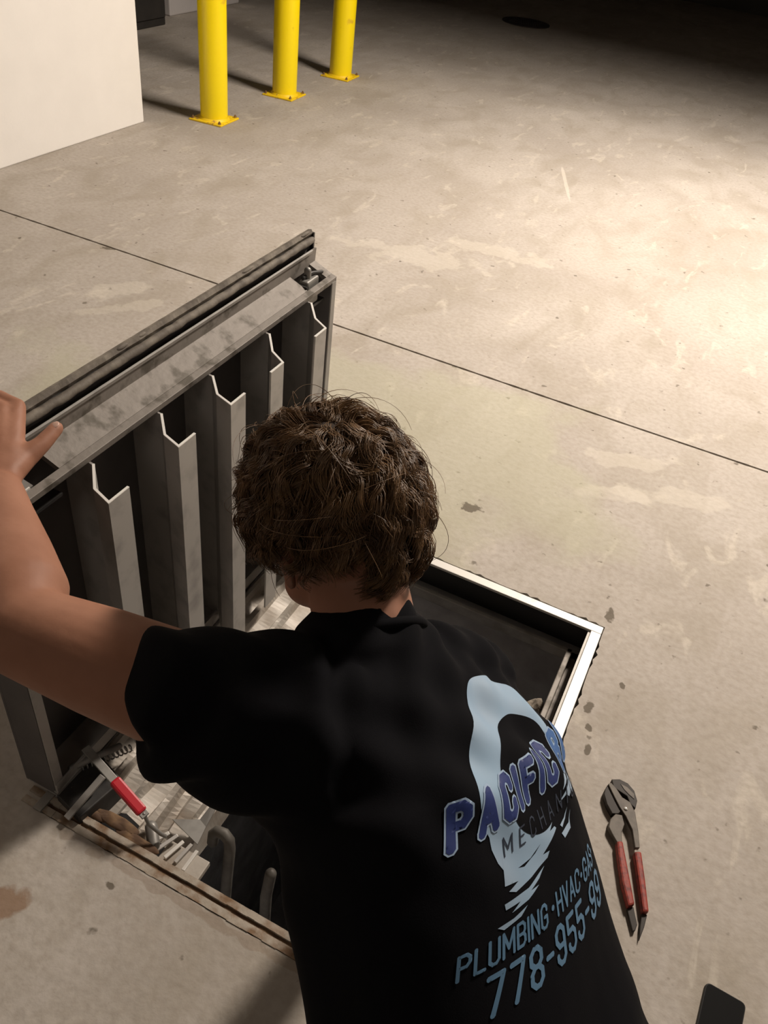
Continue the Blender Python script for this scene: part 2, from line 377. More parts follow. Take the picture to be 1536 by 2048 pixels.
# ------------------------------------------------------------------ bollards
BL = ['yellow steel bollard nearest the white wall corner', 'yellow bollard standing in the middle of the row of three', 'yellow bollard furthest from the camera, last of the row']
BP = [(-2.995, 4.262), (-2.985, 5.03), (-2.965, 5.76)]
def bollard(x, y, lab, dz=0.0):
    t = thing('bollard', (x, y, 0), lab, 'bollard', 'yellow bollards beside the wall')
    b = MB(); n = 40; r = .078
    prof = [(r, .008), (r, 1.0), (r * .96, 1.03), (r * .8, 1.055), (r * .45, 1.072), (.002, 1.078)]
    b.add([(x + q * math.cos(a), y + q * math.sin(a), z) for q, z in prof for a in [2 * math.pi * i / n for i in range(n)]],
          [(k * n + i, k * n + (i + 1) % n, (k + 1) * n + (i + 1) % n, (k + 1) * n + i) for k in range(len(prof) - 1) for i in range(n)])
    b.obj('post', M['yellow'], t, smooth=True)
    b = MB(); s = .105; b.box((-s, -s, 0), (s, s, .010), Matrix.Rotation(.06, 3, 'Z'), (x, y, 0)); b.obj('base_plate', M['yellow2'], t, bevel=.003)
    b = MB(); n = 32
    b.add([(x + q * math.cos(a), y + q * math.sin(a), z) for q, z in ((.090, .010), (.079, .022)) for a in [2 * math.pi * i / n for i in range(n)]],
          [(i, (i + 1) % n, n + (i + 1) % n, n + i) for i in range(n)])
    b.obj('weld_bead', M['yellow2'], t, smooth=True)
    for sx in (-1, 1):
        for sy in (-1, 1):
            b = MB(); p = Matrix.Rotation(.06, 3, 'Z') @ V(sx * .088, sy * .088, 0) + V(x, y, 0)
            hexa = [(p.x + .009 * math.cos(k * math.pi / 3), p.y + .009 * math.sin(k * math.pi / 3)) for k in range(6)]
            b.prism(hexa, .010, .019); b.tube([(p.x, p.y, .015), (p.x, p.y, .023)], .0045, 8)
            b.obj('anchor_bolt', M['bolt'], t)
for (x, y), lab in zip(BP, BL): bollard(x, y, lab)

# ------------------------------------------------------------------ floor hatch
hatch = thing('floor_hatch', (-.38, 1.05, 0), 'open aluminium floor access hatch with ribbed lid raised over the pit', 'hatch')
def part(mb, name, m, parent=hatch, **k):
    o = mb.obj(name, m, None, **k); o.parent = parent
    if parent is hatch: o.matrix_parent_inverse = Matrix.Translation(-hatch.location)
    return o
# rails: top strip + inner leg
def rail(lo, hi, leg_lo, leg_hi, m, legm, label=None):
    b = MB(); b.box(lo, hi); r = part(b, 'frame_rail', m, bevel=.0015)
    b = MB(); b.box(leg_lo, leg_hi); l = b.obj('rail_leg', legm); l.parent = r
    if label: r['label'] = label
    return r
rail((-.79, 1.530, -.004), (.045, 1.556, .004), (-.79, 1.530, -.07), (.045, 1.536, -.004), M['bright'], M['black'], 'bright bare aluminium rail')
rail((.019, .55, -.004), (.045, 1.530, .004), (.013, .55, -.05), (.019, 1.530, -.002), M['bright'], M['alu'], 'bright bare aluminium rail')
# near rail, grimy with two strips and a rust filled groove
b = MB()
nseg = 60
for y0, y1, z in ((.5385, .551, .003), (.517, .531, .0015)):
    for i in range(nseg):
        xa = -.835 + (.865) * i / nseg; xb = -.835 + (.865) * (i + 1) / nseg
        w0 = wobble(i * 3 + y0 * 100, .0016); 
        b.box((xa, y0 + w0, -.006), (xb, y1 + w0 * .5, z + wobble(i + 7, .001)))
r = part(b, 'frame_rail', M['rust']); r['label'] = 'dirty rust stained rail'
b = MB(); b.box((-.835, .531, -.012), (.03, .5385, -.002)); l = b.obj('rust_groove', M['rust_and_shade']); l.parent = r
b = MB(); b.box((-.79, .5455, -.08), (.03, .551, -.003)); l = b.obj('rail_leg', M['rust']); l.parent = r
b = MB(); b.box((-.805, .515, -.006), (-.786, 1.556, .005)); r = part(b, 'frame_rail', M['alu'], bevel=.001)
b = MB(); b.box((-.786, .552, -.05), (-.781, 1.53, .002)); l = b.obj('rail_leg', M['bright']); l.parent = r
# inner ledge (rain channel) under the far and right rails
b = MB(); b.box((-.52, 1.492, -.092), (-.005, 1.505, -.060)); b.box((-.52, 1.505, -.10), (.013, 1.53, -.094)); part(b, 'inner_ledge', M['steel'], bevel=.002)
b = MB(); b.box((-.018, .56, -.092), (-.005, 1.505, -.060)); b.box((-.005, .56, -.10), (.013, 1.53, -.094)); part(b, 'inner_ledge', M['dirty'], bevel=.002)

# stepped creased sheet beside the hinge
prof = [(-.781, -.010), (-.772, .000), (-.764, .000), (-.758, -.014), (-.735, -.018), (-.728, -.004), (-.715, -.004), (-.709, -.022),
        (-.676, -.028), (-.670, -.016), (-.661, -.016), (-.655, -.034), (-.622, -.040), (-.617, -.028), (-.606, -.030), (-.600, -.048),
        (-.585, -.052), (-.578, -.044), (-.555, -.050), (-.549, -.064), (-.530, -.070), (-.522, -.13)]
b = MB(); ny = 90; vs = []; fs = []
for j in range(ny + 1):
    y = .585 + (1.49 - .585) * j / ny
    for i, (x, z) in enumerate(prof):
        near = max(0, 1 - j / 9)
        w1 = .0035 * math.sin(y * 31 + i * 1.3) + .003 * math.sin(y * 67 + i * 2.1) * (1 if 2 < i < 20 else 0)
        w2 = near * .020 * math.sin(i * 1.1 + 2) 
        vs.append((x + .35 * w1, y + w2 * .6, z + w1 * .8 + near * .018 * math.sin(i * .7)))
k = len(prof)
fs = [(j * k + i, j * k + i + 1, (j + 1) * k + i + 1, (j + 1) * k + i) for j in range(ny) for i in range(k - 1)]
b.add(vs, fs)
me = b.mesh('hinge_flashing'); o = link('hinge_flashing', me, M['foil']); o.parent = hatch; o.matrix_parent_inverse = Matrix.Translation(-hatch.location)
sd = o.modifiers.new('solid', 'SOLIDIFY'); sd.thickness = .0015

# ---- lid, standing upright on the hinge side
LY0, LY1 = .552, 1.560
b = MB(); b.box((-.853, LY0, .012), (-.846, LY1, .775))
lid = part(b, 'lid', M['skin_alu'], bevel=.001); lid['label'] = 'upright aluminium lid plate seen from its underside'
def lp(mb, name, m, **k):
    o = mb.obj(name, m, None, **k); o.parent = lid; o.matrix_parent_inverse = lid.matrix_parent_inverse @ Matrix.Identity(4)
    o.matrix_parent_inverse = Matrix.Identity(4); return o
# closing channel along the free edge: sections in (x, z), swept along y
def sweep(sec, y0, y1, n=1, jit=0, seed=0):
    b = MB(); path = []
    for j in range(n + 1):
        y = y0 + (y1 - y0) * j / n
        d = jit * math.sin(j * 1.9 + seed) * math.sin(j * .63 + 2 * seed)
        path.append(lambda a, c, y=y, d=d: (a + d, y, c + d * .6))
    b.extr(sec, path); return b
NOT0, NOT1 = .655, .70     # latch notch near end
ledge_sec = [(-.778, .682), (-.778, .688), (-.826, .704), (-.826, .700)]
lp(sweep([(-.778, .679), (-.7765, .691), (-.790, .694), (-.792, .684)], LY0, LY1), 'frame_lip', M['dirty'], bevel=.0008)
for y0, y1 in ((.708, 1.452), (1.535, LY1), (LY0, .60)):
    lp(sweep([(-.790, .684), (-.790, .694), (-.837, .713), (-.837, .703)], y0, y1), 'frame_ledge', M['dirty'])
lp(sweep([(-.834, .700), (-.834, .708), (-.832, .742), (-.836, .742)], LY0, LY1), 'channel_web', M['dirty'])
lp(sweep([(-.829, .738), (-.826, .746), (-.830, .747), (-.834, .739)], LY0, 1.535), 'channel_lip', M['rib'])
b = MB()
n = 60; P_ = []; R_ = []
for j in range(n + 1):
    P_.append((-.8385 + wobble(j, .0016), LY0 + .01 + (1.54 - LY0) * j / n, .7615 + wobble(j + 99, .0016))); R_.append(.0075 + wobble(j + 31, .0012))
b.tube(P_, R_, 12); lp(b, 'gasket', M['gasket'], smooth=True)
b = sweep([(-.846, .765), (-.842, .774), (-.846, .781), (-.854, .779), (-.854, .770)], LY0, LY1 - .004, 60, .0012, 1.0)
lp(b, 'edge_trim', M['gasket'])
for yy, ln in ((1.305, .022), (1.53, .02), (.98, .012), (.93, .015)):
    b = MB(); b.ell((-.846, yy, .778), [V(.004, 0, 0), V(0, ln, 0), V(0, 0, .004)], 10, 8); lp(b, 'dried_sealant', M['edge'] if ln > .03 else M['gasket'], smooth=True)
# end plates
for y0, y1, mm in ((LY0, LY0 + .005, 'skin_alu'), (LY1 - .005, LY1, 'skin_alu')):
    b = MB(); b.box((-.846, y0, .015), (-.777, y1, .690)); lp(b, 'end_plate', M[mm], bevel=.0008)
    b = MB(); b.box((-.846, y0, .69), (-.838, y1, .775)); lp(b, 'end_plate', M['darksteel'])
b = MB(); b.box((-.779, LY1 - .020, .03), (-.776, LY1 - .002, .682)); lp(b, 'end_flange', M['alu'])
b = MB(); b.box((-.779, LY0, .03), (-.776, LY0 + .02, .682)); lp(b, 'end_flange', M['rib'])
b = MB(); b.box((-.846, LY0, .012), (-.772, LY1, .016)); b.box((-.776, LY0, .012), (-.772, LY1, .05)); lp(b, 'hinge_channel', M['rib'])
# ribs
def polyribbon(pts, th):
    L, R = [], []
    P2 = [Vector(p) for p in pts]
    for i, p in enumerate(P2):
        d0 = (p - P2[i - 1]).normalized() if i else None
        d1 = (P2[i + 1] - p).normalized() if i < len(P2) - 1 else None
        d = ((d0 or d1) + (d1 or d0)).normalized(); nn = Vector((-d.y, d.x))
        k = 1 / max(.5, abs(nn.dot(Vector((-(d0 or d1).y, (d0 or d1).x)))))
        L.append(p + nn * th / 2 * k); R.append(p - nn * th / 2 * k)
    return [tuple(p) for p in L + R[::-1]]
RIBS = [(.757, 1), (.925, 1), (1.074, 1), (1.268, -1), (1.435, -1)]
for y0, sg in RIBS:
    pts = [(-.845, y0 + .012), (-.770, y0), (-.729, y0 - .045 if sg > 0 else y0 - .055), (-.692, y0 - .058 if sg > 0 else y0 - .078)]
    pts.append((-.692, pts[-1][1] + sg * .044))
    b = MB(); poly = polyribbon(pts, .0038)
    b.prism(poly, .035, .678)
    r = lp(b, 'rib', M['rib'])
    b = MB(); b.prism(polyribbon(pts[1:], .0042), .678, .6795); 
    # shiny saw-cut end joined to the same rib as a thin cap
    c_ = lp(b, 'rib_cut_end', M['edge'])
# latch housings at both ends of the ledge
b = MB(); b.box((-.824, 1.452, .640), (-.792, 1.535, .645)); b.box((-.824, 1.452, .645), (-.792, 1.456, .70)); lp(b, 'latch_recess', M['darksteel'])
b = MB(); b.box((-.818, 1.462, .646), (-.795, 1.512, .706)); lp(b, 'latch_block', M['steel'], bevel=.004)
b = MB(); b.tube([(-.812, 1.47, .71), (-.808, 1.50, .712), (-.800, 1.53, .706)], .0045, 8); lp(b, 'latch_bar', M['darksteel'], smooth=True)
b = MB(); b.tube([(-.81, 1.485, .705), (-.81, 1.485, .722)], .008, 10); lp(b, 'latch_bolt', M['steel'], smooth=True)
b = MB(); b.box((-.826, .60, .640), (-.792, .708, .645)); lp(b, 'latch_recess', M['darksteel'])
b = MB(); b.extr([(-.824, .694), (-.798, .688), (-.798, .684), (-.824, .690)], [lambda a, c, y=y: (a, y, c) for y in (.60, .662)]); lp(b, 'latch_cover', M['steel'])
b = MB(); b.box((-.799, .606, .684), (-.7965, .655, .690)); lp(b, 'latch_blade', M['edge'])
# pale label stuck inside the near end of the lid
b = MB(); b.box((-.8455, .602, .42), (-.8445, .668, .60)); lb = lp(b, 'warning_label', M['label']); lb['label'] = 'grey paper label with a red heading'
b = MB(); b.box((-.8444, .602, .565), (-.844, .668, .60)); lp(b, 'label_heading', M['labelred'])
b = MB()
for i, z in enumerate((.545, .53, .50, .488, .476, .45)): b = MB(); b.box((-.8444, .608, z), (-.844, .655 - .01 * (i % 3), z + .005)); lp(b, 'label_print', M['labelink'])

# ---- hold-open arm and its housing at the near end of the hinge
b = MB(); b.prism([p[:2] for p in ((-0.7767, 0.5491, 0.0200), (-0.7088, 0.5340, 0.0200), (-0.6903, 0.6348, 0.0200), (-0.7684, 0.6585, 0.0200))], -.06, .02); hs = part(b, 'arm_housing', M['darksteel'], bevel=.003); hs['label'] = 'black spring housing'
def hp(mb, name, m, par, **k):
    o = mb.obj(name, m, None, **k); o.parent = par; return o
b = MB(); b.tube([(-.782, .60, .038), (-.735, .68, .040)], .007, 8); hp(b, 'spring_rod', M['steel'], hs, smooth=True)
b = MB()
pts = []
for i in range(120):
    a = i * .62; q = i / 119; c0 = V(-.775, .615, .02).lerp(V(-.72, .70, .022), q)
    pts.append(c0 + V(.006 * math.cos(a), 0, .010 * math.sin(a)))
b.tube(pts, .0016, 5); hp(b, 'coil_spring', M['steel'], hs, smooth=True)
ARM0, ARM1, ARM2, ARM3 = V(*(-0.7566, 0.6193, 0.1000)), V(*(-0.6740, 0.5989, 0.0850)), V(*(-0.5993, 0.5830, 0.0600)), V(*(-0.5640, 0.5856, 0.0100))
def bar(a, b_, w, t, up=V(0, 0, 1)):
    mb = MB(); d = (b_ - a); L_ = d.length; d.normalize(); s_ = d.cross(up).normalized(); u_ = s_.cross(d)
    R = Matrix((d, s_, u_)).transposed(); mb.box((0, -w / 2, -t / 2), (L_, w / 2, t / 2), R, tuple(a)); return mb
arm = part(bar(ARM0, ARM2 + (ARM2 - ARM1) * .12, .016, .005), 'hold_open_arm', M['steel'], bevel=.001)
hp(bar(ARM1, ARM2, .021, .015), 'grip', M['redgrip'], arm, bevel=.0045)['label'] = 'red vinyl grip'
b = MB(); b.tube([ARM2 + (ARM2 - ARM1) * .05, ARM2.lerp(ARM3, .5) + V(-.004, -.004, 0), ARM3, ARM3 + V(.004, .006, -.014)], .0038, 8); hp(b, 'hook', M['steel'], arm, smooth=True)
hp(bar(V(*(-0.7300, 0.5241, 0.0150)), V(*(-0.7137, 0.6103, 0.0500)), .013, .006), 'pivot_link', M['rib'], hs, bevel=.001)
hp(bar(V(*(-0.7746, 0.6488, 0.0300)), V(*(-0.7769, 0.5504, 0.0250)), .010, .006), 'pivot_link', M['alu'], hs, bevel=.001)

# ---- bracket cluster and torn flashing at the near edge
br = MB(); br.box((-.560, .560, -.055), (-.470, .605, -.040)); part(br, 'hinge_bracket', M['foil'], bevel=.002)
for i in range(5):
    b = MB(); x = -.575 + i * .018
    b.box((-.0035, -.022, -.003), (.0035, .022, .003), Matrix.Rotation(-.5 + .12 * i, 3, 'Z') @ Matrix.Rotation(.3 - .1 * i, 3, 'Y'), (x, .588 + .004 * (i % 2), -.022 - .004 * i)); part(b, 'hinge_leaf', M['rib' if i % 2 else 'bright'], bevel=.0008)
b = MB(); b.tube([(-.598, .598, -.015), (-.575, .575, -.022)], .012, 14); part(b, 'hinge_barrel', M['steel'], smooth=True)
b = MB(); b.add([(-0.5777, 0.6349, -0.0300), (-0.5066, 0.6168, -0.0300), (-0.5132, 0.6535, -0.0300), (-0.5156, 0.6973, -0.0200), (-0.5272, 0.6956, -0.0200), (-0.5321, 0.6606, -0.0300)], [(0, 1, 2, 5), (2, 3, 4, 5)])
o = link('torn_bracket', b.mesh('torn_bracket'), M['steel']); o.parent = hatch; o.matrix_parent_inverse = Matrix.Translation(-hatch.location)
sd = o.modifiers.new('solid', 'SOLIDIFY'); sd.thickness = .003
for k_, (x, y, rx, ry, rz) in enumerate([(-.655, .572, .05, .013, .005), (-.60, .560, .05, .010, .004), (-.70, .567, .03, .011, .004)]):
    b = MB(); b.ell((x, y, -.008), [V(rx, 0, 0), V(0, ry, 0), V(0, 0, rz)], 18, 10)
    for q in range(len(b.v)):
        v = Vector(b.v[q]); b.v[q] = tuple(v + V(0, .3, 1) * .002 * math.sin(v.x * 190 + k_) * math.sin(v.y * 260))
    part(b, 'recess_shade', M['rust_and_shade'], smooth=True)  # dark colour stands in for the shadow in this recess

# ---- pit
PX0, PX1, PY0, PY1, PZ = -.78, .012, .56, 1.53, -2.2
for nm, lo, hi in (('wall_pit_far', (PX0 - .1, PY1, PZ), (PX1 + .1, PY1 + .1, -.10)), ('wall_pit_near', (PX0 - .1, PY0 - .1, PZ), (PX1 + .1, PY0 - .012, -.08)),
                   ('wall_pit_left', (PX0 - .1, PY0, PZ), (PX0, PY1, -.06)), ('wall_pit_right', (PX1, PY0, PZ), (PX1 + .1, PY1, -.10)), ('floor_pit', (PX0 - .1, PY0 - .1, PZ - .1), (PX1 + .1, PY1 + .1, PZ))):
    b = MB(); b.box(lo, hi); struct(nm, b, M['pit'])
# broken concrete on the right pit wall below the rail
for i, (x, y, z, rx, ry, rz) in enumerate([(-.035, 1.335, -.16, .028, .045, .05), (-.02, 1.235, -.14, .03, .045, .05), (-.03, 1.13, -.17, .035, .045, .06), (-.02, 1.03, -.15, .03, .045, .05), (-.008, .93, -.13, .02, .04, .04)]):
    b = MB(); b.ell((x, y, z), [V(rx, 0, 0), V(0, ry, 0), V(0, 0, rz)], 18, 12)
    for q in range(len(b.v)):
        v = Vector(b.v[q]); k = .22 * math.sin(v.x * 150 + i) * math.sin(v.y * 90 + i) * math.cos(v.z * 110)
        c0 = V(x, y, z); b.v[q] = tuple(c0 + (v - c0) * (1 + k))
    o = b.obj('concrete_lump', M['lump'])
    tag(o, ['pale chunk of broken concrete nearest the far corner on the pit edge', 'second concrete chunk from the far corner under the right hatch rail', 'largest concrete chunk bulging from the right pit wall',
            'fourth chunk of broken concrete along the right pit wall', 'small concrete chunk under the right hatch rail nearest the man'][i], 'rubble', 'broken concrete lumps on the right side of the pit')

# ---- ladder with curled rail tops inside the pit
lad = thing('pit_ladder', (-.46, .70, -2.0), 'grey steel ladder with curled rail tops going down into the pit', 'ladder')
def lpart(mb, name, m, **k):
    o = mb.obj(name, m, None, **k); o.parent = lad; o.matrix_parent_inverse = Matrix.Translation(-lad.location); return o
for x in (-.465, -.375):
    b = MB(); b.tube([(x + .008, .655, -.075), (x + .008, .64, -.14), (x + .008, .62, -1.9)] if x > -.4 else [(x - .035, .655, -.075), (x - .036, .66, -.055), (x - .028, .662, -.040), (x - .012, .662, -.036), (x, .660, -.046), (x + .005, .655, -.07), (x + .008, .640, -.14), (x + .008, .625, -.3), (x + .008, .62, -1.9)], .0115, 12)
    lpart(b, 'ladder_rail', M['oldsteel'], smooth=True)
for i in range(6):
    b = MB(); b.tube([(-.457, .625, -.30 - .28 * i), (-.367, .625, -.30 - .28 * i)], .009, 8); lpart(b, 'rung', M['steel'], smooth=True)

# ------------------------------------------------------------------ pliers
pl = thing('pliers', (.22, 1.0, 0), 'large slip joint pliers with red grips lying on the concrete right of the man', 'pliers')
def flat(poly, z0, z1, name, m, bevel=.0012):
    b = MB(); b.prism(poly, z0, z1); return b.obj(name, m, pl, bevel=bevel)
lever_a = [(0.1618, 1.1127), (0.1666, 1.119), (0.1794, 1.1115), (0.1956, 1.0971), (0.2132, 1.0944), (0.2274, 1.0771), (0.2421, 1.0395), (0.2525, 1.0058), (0.244, 1.001), (0.2306, 1.0362), (0.2122, 1.0586), (0.1958, 1.0727), (0.1822, 1.0881)]
jaw_low = [(0.1618, 1.1127), (0.1822, 1.0881), (0.2021, 1.0695), (0.1977, 1.059), (0.1865, 1.0533), (0.1714, 1.069), (0.1605, 1.0885), (0.1596, 1.1009)]
jaw_up = [(0.1662, 1.1302), (0.1813, 1.1392), (0.1994, 1.1385), (0.2155, 1.1279), (0.226, 1.1085), (0.2266, 1.0884), (0.2148, 1.0936), (0.2045, 1.1077), (0.191, 1.1104), (0.1745, 1.114)]
neck_b = [(0.186, 1.0405), (0.1926, 1.0568), (0.2056, 1.0608), (0.2146, 1.0435), (0.2136, 1.0235), (0.2193, 1.0028), (0.2102, 0.9977), (0.1969, 1.0109), (0.1874, 1.0216)]
grip_b = [(0.2082, 0.9982), (0.2194, 1.0045), (0.2422, 0.9528), (0.2691, 0.8913), (0.2586, 0.8814), (0.2373, 0.9208), (0.2198, 0.9645)]
tip_b = [(0.2586, 0.8814), (0.2691, 0.8913), (0.2827, 0.8618), (0.2817, 0.8493), (0.2775, 0.8457)]
grip_a = [(0.2444, 0.9941), (0.2573, 1.0013), (0.2766, 0.9483), (0.2961, 0.8904), (0.2853, 0.8844), (0.2662, 0.9367)]
tip_a = [(0.2856, 0.8865), (0.2956, 0.8892), (0.2953, 0.8633), (0.2921, 0.8357), (0.2882, 0.8594)]
flat(lever_a, .010, .020, 'lever', M['plier_steel'])
flat(jaw_low, .001, .016, 'lower_jaw', M['plier_dark'])
flat(jaw_up, .001, .016, 'upper_jaw', M['plier_dark'])
b = MB(); b.prism([(0.186, 1.128), (0.2, 1.1275), (0.2165, 1.119), (0.219, 1.108), (0.207, 1.113), (0.196, 1.119)], .016, .0172); b.obj('jaw_face', M['plier_steel'], pl)
flat(neck_b, .003, .015, 'lever', M['plier_steel'])
for i in range(6):
    a = V(.176, 1.112).lerp(V(.205, 1.094), i / 5) if False else Vector((.170 + .007 * i, 1.1135 - .0045 * i)); b = MB()
    b.prism([(a.x, a.y), (a.x + .004, a.y + .006), (a.x + .006, a.y - .001)], .002, .011); b.obj('jaw_tooth', M['plier_dark'], pl)
flat(grip_b, .001, .019, 'grip', M['plier_red'], .004)
flat(grip_a, .001, .019, 'grip', M['plier_red'], .004)
flat(tip_b, .002, .009, 'handle_end', M['plier_dark']); flat(tip_a, .002, .009, 'handle_end', M['plier_dark'])
b = MB(); b.ell((.208, 1.0745, .020), [V(.0045, 0, 0), V(0, .0045, 0), V(0, 0, .003)], 14, 8); b.obj('pivot_pin', M['pin'], pl, smooth=True)

# ------------------------------------------------------------------ phone
ph = thing('phone', (.44, .76, 0), 'black mobile phone lying on the concrete behind the pliers', 'phone')
pc = V(.4148, .8249, 0); ex = (V(.4819, .8212, 0) - pc).normalized(); ey = -V(-ex.y, ex.x, 0)
def rrect(w, h, r, n=5):
    out = []
    for cx_, cy_, a0 in ((w - r, h - r, 0), (r, h - r, 90), (r, r, 180), (w - r, r, 270)):
        for i in range(n + 1):
            a = math.radians(a0 + 90 * i / n); out.append((cx_ + r * math.cos(a), cy_ + r * math.sin(a)))
    return out
def onph(poly): return [tuple((pc + ex * x + ey * y).xy) for x, y in poly]
b = MB(); b.prism(onph(rrect(.070, .145, .009)), 0, .009); b.obj('body', M['phone_side'], ph, bevel=.0015)
b = MB(); b.prism(onph([(x + .002, y + .002) for x, y in rrect(.066, .141, .008)]), .009, .0096); b.obj('screen', M['phone'], ph)

# ------------------------------------------------------------------ man
man = thing('person', (.10, .30, 0), 'man in black printed t-shirt leaning over the open hatch, holding its lid', 'person')
def mpart(name, me, m, parent=man, smooth=True):
    o = link(name, me, m); o.parent = parent
    if parent is man: o.matrix_parent_inverse = Matrix.Translation(-man.location)
    if smooth: me.shade_smooth()
    return o
def remeshed(mb, name, voxel, smooth_it, fac=.5):
    o = bpy.data.objects.new(name, mb.mesh(name)); COL.objects.link(o)
    r = o.modifiers.new('r', 'REMESH'); r.mode = 'VOXEL'; r.voxel_size = voxel; r.adaptivity = 0
    if smooth_it:
        s = o.modifiers.new('s', 'SMOOTH'); s.factor = fac; s.iterations = smooth_it
    dg = bpy.context.evaluated_depsgraph_get(); dg.update()
    me = bpy.data.meshes.new_from_object(o.evaluated_get(dg)); me.name = name
    bpy.data.objects.remove(o); me.materials.clear()
    return me
U = V(-.507, .527, .680).normalized()                 # up the spine
Lf = V(-.415, -.767, .488); Lf = (Lf - U * Lf.dot(U)).normalized()   # to his left
Nb = -(Lf.cross(U)).normalized()                       # out of his back
HL = V(-.397, -.911, .009); HU = V(-.492, .224, .835); HF = V(-.764, .327, -.537)   # head axes
HL.normalize(); HU = (HU - HL * HU.dot(HL)).normalized(); HF = HL.cross(HU).normalized()
SK = V(*(-0.3035, 0.6406, 0.8950))
NECK = V(*(-0.2116, 0.5718, 0.7967)); CERV = V(*(-0.1724, 0.5703, 0.8098))
LSH, LEL, LWR = V(*(-0.2362, 0.4376, 0.7670)), V(*(-0.5425, 0.4013, 0.7761)), V(*(-0.7433, 0.5637, 0.7677))
RSH, REL, RWR = V(*(-0.1184, 0.6503, 0.6750)), V(-.16, .77, .43), V(-.17, .85, .18)
SP = [V(*(0.2285, 0.2430, 0.3301)), V(*(0.1494, 0.3177, 0.4528)), V(*(0.0390, 0.3801, 0.5593)), V(*(-0.0386, 0.4522, 0.6399)), V(*(-0.1039, 0.5110, 0.7007)), V(*(-0.1600, 0.5600, 0.7315)), V(*(-0.2017, 0.5696, 0.7748))]
SPA = [.195, .200, .182, .175, .170, .145, .085]
SPB = [.130, .135, .132, .132, .128, .103, .072]

def torso(b, k, sp=SP, lo=0, hi=7):
    b.loft([(SP[i], Lf * (SPA[i] - k), Nb * (SPB[i] - k)) for i in range(lo, hi)], 40, 2.5)
# ---- skin: one continuous surface
sk = MB()
torso(sk, .030)
sk.tube([SP[5], NECK.lerp(SP[5], .3), NECK, SK - HU * .075 - HF * .012], [.085, .066, .058, .057], 20)
# skull, face, jaw
sk.ell(SK - HF * .008, [HL * .074, HF * .094, HU * .100], 28, 20)
sk.ell(SK + HF * .035 - HU * .055, [HL * .060, HF * .052, HU * .075], 24, 16)
sk.ell(SK + HF * .052 - HU * .103, [HL * .036, HF * .032, HU * .024], 18, 12)
for s in (-1, 1):
    sk.ell(SK + HF * .030 - HU * .085 + HL * s * .040, [HL * .022, HF * .042, HU * .024], 14, 10)
    sk.ell(SK + HF * .062 - HU * .045 + HL * s * .036, [HL * .020, HF * .016, HU * .016], 14, 10)
    sk.ell(SK + HF * .078 - HU * .010 + HL * s * .028, [HL * .022, HF * .010, HU * .008], 14, 10)
    # ear
    e = SK - HF * .004 - HU * .035 + HL * s * .076
    sk.ell(e, [HL * .006 + HF * .0, HF * .017 - HL * s * .006, HU * .031], 14, 12)
    sk.ell(e - HU * .022 + HF * .004, [HL * .006, HF * .009, HU * .012], 12, 8)
sk.tube([SK + HF * .088 - HU * .012, SK + HF * .104 - HU * .040, SK + HF * .110 - HU * .050], [.007, .009, .011], 12)
sk.tube([SK + HF * .086 - HU * .074 - HL * .022, SK + HF * .093 - HU * .073, SK + HF * .086 - HU * .074 + HL * .022], [.005, .007, .005], 10)
# arms
def arm_tube(pts, rad): sk.tube(pts, rad, 24)
arm_tube([SP[5].lerp(LSH, .6), LSH, LSH.lerp(LEL, .35), LSH.lerp(LEL, .7), LEL, LEL.lerp(LWR, .22), LEL.lerp(LWR, .5), LEL.lerp(LWR, .8), LWR],
         [.07, .070, .063, .058, .052, .055, .047, .036, .030])
arm_tube([SP[5].lerp(RSH, .6), RSH, RSH.lerp(REL, .5), REL, REL.lerp(RWR, .3), REL.lerp(RWR, .7), RWR], [.06, .062, .052, .044, .043, .033, .027])
# left hand resting on the lid edge, fingers curled over it
IDX = V(-.838, .697, .792)
KN = [IDX, IDX + V(-.007, -.021, .003), IDX + V(-.005, -.042, 0), IDX + V(.004, -.061, -.006)]
PB = LWR.lerp(IDX + V(.0, -.03, 0), .12)
for i, kx in enumerate(KN):
    o_ = (LWR + V(0, .012 - .008 * i, 0))
    sk.tube([o_.lerp(kx, .1), o_.lerp(kx, .55), kx], [.018, .0165, .0125], 12)
    ln = (1.0, 1.08, 1.0, .82)[i]
    p1 = kx + V(-.036, .002, .004) * ln; p2 = p1 + V(-.012, 0, -.024) * ln; p3 = p2 + V(.010, 0, -.022) * ln
    sk.tube([kx, kx.lerp(p1, .5), p1, p2, p3], [.0118, .0100, .0102, .0088, .0078], 12)
TH = [LWR.lerp(IDX, .28) + V(.010, -.004, -.004), V(*(-0.7667, 0.6326, 0.7714)), V(*(-0.7619, 0.6610, 0.7791)), V(*(-0.7638, 0.6926, 0.7869))]
sk.tube(TH, [.019, .0165, .0125, .0105], 14)
sk.ell(LWR.lerp(IDX, .45), [V(.03, -.01, 0), V(.0, .026, 0), V(0, 0, .017)], 14, 10)
# right hand closed round the pit edge bracket
RF = (RWR - REL).normalized(); RS = RF.cross(V(0, 0, 1)); RS = RS.normalized() if RS.length > .05 else V(1, 0, 0)
RN = RF.cross(RS)
for i in range(4):
    k0 = RWR + RF * .085 + RS * (.030 - .020 * i); 
    sk.tube([RWR + RS * (.012 - .008 * i), k0], [.017, .012], 10)
    p1 = k0 + RF * .034 + RN * .014; p2 = p1 + RF * .012 + RN * .022
    sk.tube([k0, p1, p2], [.0105, .0095, .008], 10)
sk.tube([RWR + RS * .018, RWR + RF * .03 + RS * .038 + RN * .012, RWR + RF * .06 + RS * .045 + RN * .024], [.015, .0115, .0095], 10)
